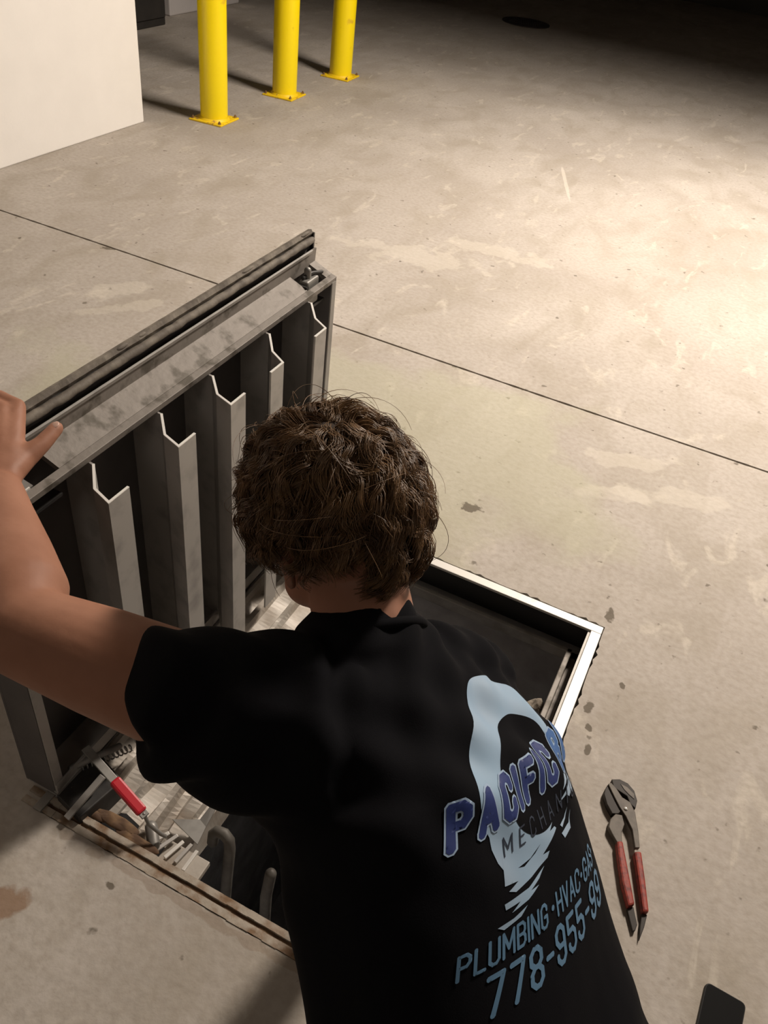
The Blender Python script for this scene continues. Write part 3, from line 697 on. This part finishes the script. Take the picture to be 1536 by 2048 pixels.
# legs (under the trousers)
HIP = SP[0]
KNL, KNR = V(-.13, .26, .075), V(.20, .47, .075)
HPL, HPR = SP[1] + Lf * .085 - U * .10, SP[1] - Lf * .085 - U * .10
FTL, FTR = V(.17, -.02, .07), V(.44, .16, .07)
for h_, k_, f_ in ((HPL, KNL, FTL), (HPR, KNR, FTR)):
    sk.tube([h_, h_.lerp(k_, .5), k_], [.075, .065, .048], 18)
    sk.tube([k_, k_.lerp(f_, .35), f_], [.046, .050, .034], 16)
    sk.tube([f_, f_ + (f_ - k_).normalized() * .08 + V(0, 0, -.03)], [.034, .025], 12)
skin_me = remeshed(sk, 'body', .0035, 8)
body = mpart('body', skin_me, M['skin'])

# thumb nail and eyes
b = MB(); tn = (TH[3] - TH[2]).normalized(); b.ell(TH[3] + tn * .003 + V(.002, -.006, .0072), [tn * .007, tn.cross(V(0, 0, 1)).normalized() * .005, V(0, 0, .0016)], 12, 8)
mpart('thumbnail', b.mesh('thumbnail'), M['nail'])
for s in (-1, 1):
    b = MB(); b.ell(SK + HF * .080 - HU * .022 + HL * s * .031, [HL * .012, HF * .008, HU * .006], 12, 8); mpart('eye', b.mesh('eye'), M['fixture'])

# ---- shirt
sh = MB()
torso(sh, -.004)
sh.ell(LSH.lerp(SP[5], .25), [Lf * .095, U * .085, Nb * .090], 24, 16)
sh.ell(RSH.lerp(SP[5], .35), [Lf * .085, U * .085, Nb * .085], 24, 16)
sd_ = (LEL - LSH).normalized(); s1 = V(*AX[1]); s1 = (s1 * .97 + V(*AX[0]) * -.05).normalized(); s2 = (V(*AX[2]) + V(*AX[0]) * -.15).normalized()
SLV = [V(*(-0.2017, 0.4514, 0.7526)), V(*(-0.2428, 0.4387, 0.7633)), V(*(-0.2941, 0.4239, 0.7681)), V(*(-0.3264, 0.4171, 0.7708)), V(*(-0.3687, 0.4045, 0.7698))]
sh.loft([(p, s1 * a, s2 * b_) for p, a, b_ in zip(SLV, (.115, .102, .091, .083, .0775), (.10, .092, .086, .081, .0775))], 28, 2.0, .42)
sh.tube([RSH, RSH.lerp(REL, .4), RSH.lerp(REL, .7)], [.080, .070, .066], 20)
sh.tube([SP[6] - U * .02, NECK.lerp(SP[6], .35)], [.082, .068], 24)
shirt_me = remeshed(sh, 'shirt', .005, 9)
n = len(shirt_me.vertices); co = np.empty(n * 3); shirt_me.vertices.foreach_get('co', co); co = co.reshape(-1, 3)
no = np.empty(n * 3); shirt_me.vertices.foreach_get('normal', no); no = no.reshape(-1, 3)
Un, Ln, Nn = np.array(U), np.array(Lf), np.array(Nb); C7n = np.array(CERV)
rel = co - C7n; pu, pl_, pn = rel @ Un, rel @ Ln, rel @ Nn
def sm(x, a, b): t = np.clip((x - a) / (b - a), 0, 1); return t * t * (3 - 2 * t)
disp = np.zeros(n)
# long soft folds running from the neck and armpit
near_sh = np.exp(-((pu + .05) / .13) ** 2)
disp += .0050 * near_sh * np.sin(pl_ * 115 + pu * 38 + 2.0 * np.sin(pu * 17)) * sm(-pn, -.25, .1)
disp += .0035 * np.exp(-((pu + .10) / .10) ** 2) * np.sin(pl_ * 60 - pu * 70 + 1.0)
ax_ = np.exp(-(((pu + .14) / .10) ** 2 + ((pl_ - .20) / .10) ** 2))
disp += .0040 * ax_ * np.sin((pu * .8 + pl_) * 95 + 1.5 * np.sin(pl_ * 22))
disp += .0030 * sm(-pu, .15, .5) * np.sin(pu * 42 + 2.2 * np.sin(pl_ * 14 + 1) + 1.5 * np.sin(pn * 18))
disp += .0016 * np.sin(pu * 27 + pl_ * 33 + 3 * np.sin(pn * 13))
# sleeve folds
sl = sm(pl_, .17, .26)
disp += .0028 * sl * np.sin(pl_ * 85 + pu * 30 + np.sin(pn * 40))
co2 = co + no * disp[:, None]
shirt_me.vertices.foreach_set('co', co2.reshape(-1)); shirt_me.update()
shirt = mpart('shirt', shirt_me, M['shirt'])
# cuff and collar bands
def ringtube(c, a, b_, r, n=40):
    mb = MB(); vs = []; fs = []; c = Vector(c); k = 8
    ax = a.cross(b_).normalized()
    for i in range(n):
        g = 2 * math.pi * i / n; p = c + a * math.cos(g) + b_ * math.sin(g); o = (p - c).normalized()
        for j in range(k):
            h = 2 * math.pi * j / k; vs.append(p + o * r * math.cos(h) + ax * r * 1.0 * math.sin(h))
    for i in range(n):
        for j in range(k):
            fs.append((i * k + j, ((i + 1) % n) * k + j, ((i + 1) % n) * k + (j + 1) % k, i * k + (j + 1) % k))
    mb.add(vs, fs); return mb
nd = (SK - HU * .07 - NECK).normalized(); na = nd.cross(V(1, 0, 0)).normalized()
mb = ringtube(NECK.lerp(SP[6], .15), na * .064, nd.cross(na) * .064, .006); mpart('collar', mb.mesh('collar'), M['shirt'], shirt)

# ---- trousers and shoes
tr = MB()
tr.loft([(SP[0] - U * .02, Lf * .172, Nb * .128), (SP[1] - U * .02, Lf * .178, Nb * .128)])
tr.ell((HPL + HPR) / 2 + Nb * .01, [Lf * .175, U * .11, Nb * .135], 24, 16)
for h_, k_, f_ in ((HPL, KNL, FTL), (HPR, KNR, FTR)):
    tr.tube([h_, h_.lerp(k_, .5), k_.lerp(h_, .06)], [.098, .084, .064], 20)
    tr.tube([k_, k_.lerp(f_, .4), f_.lerp(k_, .04)], [.062, .066, .056], 18)
mpart('trousers', remeshed(tr, 'trousers', .007, 4), M['pants'])
for f_, k_ in ((FTL, KNL), (FTR, KNR)):
    d = (f_ - k_); d.z = 0; d.normalize()
    sdv = d.cross(V(0, 0, 1)); a0 = f_ + V(0, 0, .005)
    b = MB(); b.loft([(a0 - d * .03, sdv * .040, V(0, 0, .044)), (a0 + d * .035 + V(0, 0, -.004), sdv * .040, V(0, 0, .050)), (a0 + d * .10 + V(0, 0, -.018), sdv * .043, V(0, 0, .040)), (a0 + d * .17 + V(0, 0, -.032), sdv * .044, V(0, 0, .030)), (a0 + d * .20 + V(0, 0, -.038), sdv * .036, V(0, 0, .026))], 22)
    s_ = mpart('shoe', b.mesh('shoe'), M['shoe'])
    up_ = V(0, 0, 1)
    b = MB(); b.loft([(a0 + d * .045 + up_ * .047, sdv * .034, up_ * .010), (a0 + d * .10 + up_ * .024, sdv * .038, up_ * .009), (a0 + d * .17 + up_ * .000, sdv * .044, up_ * .009), (a0 + d * .215 + up_ * -.014, sdv * .034, up_ * .009)], 18)
    mpart('sole', b.mesh('sole'), M['sole'], s_)

# ---- printed logo on the back, wrapped round the shirt
bvh = BVHTree.FromPolygons([tuple(v) for v in co2], [tuple(p.vertices) for p in shirt_me.polygons])
AXP0 = SP[3]; WR = .150
PR = dict(t0=.150, s0=.011, rot=math.radians(1), sc=.0100, sy=.84, shear=.07, lean=.32)
def wrap(x, y, off):
    """print coordinates in cm -> point on the cloth"""
    x *= PR['sc']; y = y * PR['sc'] * PR['sy']; x, y = x + y * PR['lean'], y + x * PR['shear']
    c_, s_ = math.cos(PR['rot']), math.sin(PR['rot'])
    s = x * c_ - y * s_ + PR['s0']; t = x * s_ + y * c_ - PR['t0']
    a = CERV + U * t
    # spine axis point at the same height
    k = (a - SP[5]).dot(U)
    lo = SP[5] + U * k
    for q in range(1, 6):
        z0 = (SP[q] - SP[5]).dot(U); z1 = (SP[q + 1] - SP[5]).dot(U) if q < 6 else 0
        if z0 <= k <= z1: lo = SP[q].lerp(SP[q + 1], (k - z0) / (z1 - z0)); break
    if k < (SP[1] - SP[5]).dot(U): lo = SP[1] + U * (k - (SP[1] - SP[5]).dot(U))
    ph_ = s / WR
    d = Nb * math.cos(ph_) - Lf * math.sin(ph_)
    hit = bvh.ray_cast(lo + d * .45, -d, .5)
    if hit[0] is None: return lo + d * .14
    return hit[0] + hit[1] * off * (1 if hit[1].dot(d) > 0 else -1)
def cdt(polys, step):
    """union of polygons in the plane, filled with grid points so that it can follow the cloth"""
    vs = []; faces = []; edges = []
    def add(poly):
        ids = []
        out = []
        for i in range(len(poly)):
            a = Vector(poly[i]); b_ = Vector(poly[(i + 1) % len(poly)]); k = max(1, int((b_ - a).length / step))
            for j in range(k): out.append(a.lerp(b_, j / k))
        o = len(vs); vs.extend(out); faces.append(list(range(o, o + len(out))))
    for p in polys: add(p)
    xs = [v.x for v in vs]; ys = [v.y for v in vs]
    x = min(xs)
    k = 0
    while x < max(xs):
        y = min(ys) + (step / 2 if k % 2 else 0)
        while y < max(ys):
            vs.append(Vector((x, y))); y += step
        x += step * .87; k += 1
    r = delaunay_2d_cdt(vs, [], faces, 1, 1e-5)
    return r[0], [f for f, o in zip(r[2], r[5]) if o]
def print_layer(name, polys, m, off, step=.45, hole=None):
    v, f = cdt(polys, step)
    if hole:
        f = [q for q in f if not hole(sum(v[i].x for i in q) / len(q), sum(v[i].y for i in q) / len(q))]
    me = bpy.data.meshes.new(name); me.from_pydata([tuple(wrap(p.x, p.y, off)) for p in v], [], [tuple(q) for q in f])
    return mpart(name, me, m, shirt)
# stroke letters: polylines on a 0..w x 0..1 grid
K = .14
G_ = {
 'P': (.46, [[(0, 0), (0, 1), (.46 - K, 1), (.46, 1 - K), (.46, .52 + K), (.46 - K, .52 - .02), (0, .5)]]),
 'A': (.50, [[(0, 0), (.25, 1), (.50, 0)], [(.09, .3), (.41, .3)]]),
 'C': (.46, [[(.46, .72), (.46, 1 - K), (.46 - K, 1), (K, 1), (0, 1 - K), (0, K), (K, 0), (.46 - K, 0), (.46, K), (.46, .28)]]),
 'I': (.0, [[(0, 0), (0, 1)]]),
 'F': (.42, [[(0, 0), (0, 1), (.42, 1)], [(0, .52), (.34, .52)]]),
 'B': (.46, [[(0, 0), (0, 1), (.46 - K, 1), (.46, 1 - K), (.46, .5 + K), (.46 - K * .7, .51), (0, .51)], [(.46 - K * .7, .51), (.46, .5 - K), (.46, K), (.46 - K, 0), (0, 0)]]),
 'L': (.40, [[(0, 1), (0, 0), (.40, 0)]]),
 'U': (.46, [[(0, 1), (0, K), (K, 0), (.46 - K, 0), (.46, K), (.46, 1)]]),
 'M': (.60, [[(0, 0), (0, 1), (.30, .3), (.60, 1), (.60, 0)]]),
 'E': (.42, [[(.42, 1), (0, 1), (0, 0), (.42, 0)], [(0, .5), (.34, .5)]]),
 'H': (.46, [[(0, 0), (0, 1)], [(.46, 0), (.46, 1)], [(0, .5), (.46, .5)]]),
 'N': (.48, [[(0, 0), (0, 1), (.48, 0), (.48, 1)]]),
 'G': (.46, [[(.46, .74), (.46, 1 - K), (.46 - K, 1), (K, 1), (0, 1 - K), (0, K), (K, 0), (.46 - K, 0), (.46, K), (.46, .46), (.26, .46)]]),
 'V': (.48, [[(0, 1), (.24, 0), (.48, 1)]]),
 'S': (.44, [[(.44, .76), (.44, 1 - K), (.44 - K, 1), (K, 1), (0, 1 - K), (0, .62), (.44, .38), (.44, K), (.44 - K, 0), (K, 0), (0, K), (0, .24)]]),
 '7': (.44, [[(0, 1), (.44, 1), (.14, 0)]]),
 '8': (.44, [[(K, 1), (.44 - K, 1), (.44, 1 - K), (.44, .5 + K), (.44 - K, .51), (K, .51), (0, .5 + K), (0, 1 - K), (K, 1)], [(K, .51), (.44 - K, .51), (.44, .5 - K), (.44, K), (.44 - K, 0), (K, 0), (0, K), (0, .5 - K), (K, .51)]]),
 '9': (.44, [[(0, .24), (0, K), (K, 0), (.44 - K, 0), (.44, K), (.44, 1 - K), (.44 - K, 1), (K, 1), (0, 1 - K), (0, .5 + K), (K, .46), (.44, .46)]]),
 '5': (.44, [[(.42, 1), (0, 1), (0, .58), (.44 - K, .60), (.44, .60 - K), (.44, K), (.44 - K, 0), (K, 0), (0, K), (0, .22)]]),
 '-': (.26, [[(0, .48), (.26, .48)]]),
 '.': (.06, [[(.02, .45), (.04, .45)]]),
 ' ': (.12, []),
}
def strokes(text, x, y, h, gap, wf=1.0, bend=None):
    out = []
    for ch in text:
        w_, pl2 = G_[ch]
        for line in pl2: out.append([(x + px * h * wf, y + py * h) for px, py in line])
        x += w_ * h * wf + gap
    return out, x
def ribbons(lines, half, bend=None):
    polys = []
    for ln in lines:
        for a, b_ in zip(ln, ln[1:]):
            a, b_ = Vector(a), Vector(b_); d = (b_ - a)
            if d.length < 1e-6: continue
            d.normalize(); nn = Vector((-d.y, d.x)) * half
            polys.append([a + nn, a - nn, b_ - nn, b_ + nn])
        for p in ln:
            p = Vector(p); polys.append([p + Vector((math.cos(math.pi / 8 + k * math.pi / 4), math.sin(math.pi / 8 + k * math.pi / 4))) * half * 1.08 for k in range(8)])
    return [[(p[0], p[1]) for p in q] for q in polys]
# moon
def circ(cx, cy, rx, ry, n=60, a0=0, a1=2 * math.pi): return [(cx + rx * math.cos(a0 + (a1 - a0) * i / n), cy + ry * math.sin(a0 + (a1 - a0) * i / n)) for i in range(n)]
DK = (1.2, 1.0, 6.1, 6.3)
def in_dark(x, y): return ((x - DK[0]) / DK[2]) ** 2 + ((y - DK[1]) / DK[3]) ** 2 < 1
moon = circ(-.2, 2.4, 9.5, 9.8, 80, math.radians(-32), math.radians(212)) + [(-8.3, -3.6), (-7.6, -5.2), (-6.4, -6.9), (-2.5, -6.9), (2, -5.6), (4.8, -4.0), (6.6, -3.2)]
water = [
    [(-6.6, -4.5), (-5.5, -6.6), (-3.2, -7.2), (-1.5, -6.8), (1.5, -5.4), (4.2, -3.9), (4.9, -3.9), (3.4, -4.9), (1.6, -5.9), (2.8, -5.9), (3.1, -6.2), (1.2, -6.9), (-.4, -7.5), (.6, -7.6), (.2, -8.1), (-2.4, -8.6), (-4.6, -8.8), (-5.4, -8.3), (-4.2, -8.0), (-5.8, -7.6)],
    [(-5.9, -9.2), (-3.0, -9.3), (-.4, -8.6), (-1.4, -9.3), (-2.8, -9.7), (-1.6, -9.8), (-3.2, -10.3), (-5.2, -10.4), (-4.2, -9.9), (-5.8, -9.8)],
    [(-6.6, -11.0), (-5.0, -11.0), (-3.4, -10.7), (-4.2, -11.3), (-6.0, -11.5)],
    [(5.0, -4.4), (7.5, -3.2), (9.4, -2.4), (9.2, -4.0), (8.6, -4.8), (8.3, -4.2), (7.2, -4.6), (6.6, -4.1)],
    [(3.2, -7.2), (5.2, -7.1), (7.2, -6.0), (6.8, -6.8), (5.4, -7.8), (3.6, -7.9)],
    [(4.2, -6.4), (5.6, -6.2), (6.6, -5.5), (5.8, -6.4), (4.6, -6.8)],
]
def cutm(x, y):
    if in_dark(x, y): return True
    return y < -5.2 + .10 * (x + 3) ** 2 * (1 if x < -3 else .15) and x > -20 and y < -5.0
print_layer('moon_print', [moon], M['lightb'], .0006, .5)
print_layer('dark_moon_print', [circ(DK[0], DK[1] - .3, 6.6, 6.2, 70)], M['shirt'], .0009, .5)
print_layer('water_print', [[(-1 + (x + 1) * 1.25 if y < -7 else x * 1.05, y) for x, y in p] for p in water], M['lightb'], .0007, .35)
pac, xe = strokes('PACIFIC', -12.8, -1.5, 3.7, 1.62)
bl, _ = strokes('BL', xe + .9, -1.5, 3.7, 1.62)
print_layer('lettering_outline', ribbons(pac + bl, .66), M['pale'], .0013, .3)
print_layer('lettering_fill', ribbons(pac, .46), M['navy'], .0016, .3)
print_layer('lettering_fill', ribbons(bl, .46), M['blue'], .0016, .3)
mech, _ = strokes('MECHANICAL', -6.6, -5.0, 1.8, 1.25, 1.15)
print_layer('small_lettering', ribbons(mech, .09), M['ink'], .0013, .3)
plu, _ = strokes('PLUMBING', -11.6, -14.0, 2.1, .50)
hv, _ = strokes('.', -11.6 + 12.6, -14.4, 2.3, .5)
print_layer('trade_lettering', ribbons(plu, .16) + ribbons(strokes('HVAC', 1.0, -14.0, 2.1, .50)[0], .16) + ribbons(strokes('GAS', 8.0, -14.0, 2.1, .50)[0], .16), M['teal'], .0010, .3)
print_layer('print_dot', [circ(.1, -12.9, .28, .28, 12)], M['teal'], .0010, .2)
print_layer('print_dot', [circ(7.2, -12.9, .28, .28, 12)], M['teal'], .0010, .2)
print_layer('print_dot', [circ(12.4, -12.9, .28, .28, 12)], M['teal'], .0010, .2)
tel, _ = strokes('778-955-99', -8.8, -18.4, 3.3, .92)
print_layer('telephone_number', ribbons(tel, .25), M['teal'], .0010, .3)

# ---- hair: thousands of curly strands in locks
hrng = np.random.default_rng(5)
L3, F3, U3, S3 = [np.array(v) for v in (HL, HF, HU, SK)]
RAD = np.array([.078, .096, .098])
def hp3(dirs, infl): # dirs (n,3) unit in (L,F,U); infl: thickness over skull
    q = dirs * (RAD + infl[:, None])
    return S3 + (q[:, :1] * L3 + q[:, 1:2] * F3 + q[:, 2:] * U3) - F3 * .008
NL, NS, NP = 640, 26, 15
strand_v = []; strand_f = []
cnt = 0
allp = []; allr = []
for li in range(NL):
    # lock root on the scalp: not on the face
    while True:
        d = hrng.normal(size=3); d /= np.linalg.norm(d)
        if li < 110: d = np.array([0, -.2, .9]) + hrng.normal(size=3) * .38; d /= np.linalg.norm(d)
        face = d[1] * .9 - d[2] * .55
        if face > .40 and d[2] < .80: continue
        if d[2] < -.80: continue
        if d[0] > .30 and d[2] < -.12: continue
        if d[0] < -.6 and d[2] < -.3 and d[1] > -.2: continue
        break
    crown = np.array([.05, -.35, .93])
    tdir = d - crown; tdir -= d * (tdir @ d)
    if np.linalg.norm(tdir) < .05: tdir = hrng.normal(size=3); tdir -= d * (tdir @ d)
    tdir /= np.linalg.norm(tdir)
    side = np.cross(d, tdir)
    tdir = tdir + side * hrng.normal() * (.35 if d @ crown < .85 else 1.5); tdir /= np.linalg.norm(tdir)
    side = np.cross(d, tdir)
    length = hrng.uniform(.06, .09) + (.020 if d[2] < .1 and d[1] < 0 else 0)
    if d[0] > .1 and d[2] < .3: length *= .55
    if d[0] < -.1 and d[2] < .1: length += .02
    lift = hrng.uniform(.010, .028)
    if d[2] < -.35: lift *= .6
    amp = hrng.uniform(.004, .010); wav = hrng.uniform(.040, .065); ph0 = hrng.uniform(0, 6.28)
    s = np.linspace(0, 1, NP)
    ang = s * length / .105
    base = np.cos(ang)[:, None] * d + np.sin(ang)[:, None] * tdir
    infl = .002 + lift * np.sin(np.minimum(s * 1.5, 1) * math.pi / 2) * (1 - .25 * s) 
    c = hp3(base, infl)
    wph = ph0 + 2 * math.pi * s * length / wav
    env = np.minimum(s * 2.5, 1)
    tw = side[0] * L3 + side[1] * F3 + side[2] * U3; ow = d[0] * L3 + d[1] * F3 + d[2] * U3
    c = c + (np.sin(wph) * amp * env)[:, None] * tw + (np.cos(wph) * amp * .6 * env)[:, None] * ow
    for si in range(NS):
        o1, o2 = hrng.normal(size=2) * .0040
        fl_ = hrng.uniform(.5, 1.35)
        off = (o1 * (1.0 - .45 * s))[:, None] * tw + (o2 * (1.0 - .45 * s))[:, None] * ow * .7
        fr = hrng.normal(size=3) * .0011
        p = c + off * fl_ + np.outer(s ** 2, fr * 4)
        p = p[: max(8, int(NP * hrng.uniform(.75, 1)))]
        if len(p) < NP: p = np.vstack([p, np.repeat(p[-1:], NP - len(p), 0) + np.linspace(.0001, .0004, NP - len(p))[:, None] * (p[-1] - p[-2]) / np.linalg.norm(p[-1] - p[-2])])
        allp.append(p)
# fine flyaway strands
for k in range(45):
    d = hrng.normal(size=3); d /= np.linalg.norm(d)
    if d[1] * .9 - d[2] * .55 > .4 or d[2] < -.3: continue
    t = hrng.normal(size=3); t -= d * (t @ d); t /= np.linalg.norm(t)
    s = np.linspace(0, 1, NP); ang = s * hrng.uniform(.4, .9)
    base = np.cos(ang)[:, None] * d + np.sin(ang)[:, None] * t
    p = hp3(base, .02 + .022 * np.sin(s * math.pi * hrng.uniform(.6, .95)))
    allp.append(p)
A_ = np.array(allp); ns = len(A_)
T = np.gradient(A_, axis=1); T /= np.linalg.norm(T, axis=2, keepdims=True) + 1e-9
ref = np.array([.3, .2, .93]); X = np.cross(T, ref); X /= np.linalg.norm(X, axis=2, keepdims=True) + 1e-9; Y = np.cross(T, X)
r = (.00050 * np.linspace(1, .45, NP))[None, :, None]
rings = np.stack([A_ + r * (math.cos(a) * X + math.sin(a) * Y) for a in (0, 2.094, 4.189)], axis=2)   # ns,NP,3,3
verts = rings.reshape(-1, 3)
i0 = (np.arange(ns)[:, None, None] * NP * 3 + np.arange(NP - 1)[None, :, None] * 3)
j = np.arange(3)[None, None, :]; j2 = (j + 1) % 3
quads = np.stack([i0 + j, i0 + j2, i0 + 3 + j2, i0 + 3 + j], axis=3).reshape(-1, 4)
me = bpy.data.meshes.new('hair')
me.vertices.add(len(verts)); me.vertices.foreach_set('co', verts.astype(np.float32).ravel())
me.loops.add(quads.size); me.loops.foreach_set('vertex_index', quads.astype(np.int32).ravel())
me.polygons.add(len(quads)); me.polygons.foreach_set('loop_start', np.arange(0, quads.size, 4, dtype=np.int32))
me.update(calc_edges=True); me.validate()
hair = mpart('hair', me, M['hair']); hair['label'] = 'tousled curly brown hair reaching the collar'
# dark roots cap under the strands
b = MB(); b.ell(tuple(SK - HF * .012 + HU * .004), [HL * .0765, HF * .093, HU * .0965], 40, 28)
vs, fs = [], []
cap = MB(); keep = {}
for f in b.f:
    c0 = sum((Vector(b.v[i]) for i in f), Vector()) / len(f) - SK
    d = V(c0.dot(HL) / .083, c0.dot(HF) / .098, c0.dot(HU) / .106)
    if d.y * .9 - d.z * .55 > .42 and d.z < .8: continue
    if d.z < -.72: continue
    if d.x > .35 and d.z < -.10: continue
    if d.x < -.7 and d.z < -.15 and d.y > -.35: continue
    ids = []
    for i in f:
        if i not in keep: keep[i] = len(cap.v); cap.v.append(b.v[i])
        ids.append(keep[i])
    cap.f.append(tuple(ids))
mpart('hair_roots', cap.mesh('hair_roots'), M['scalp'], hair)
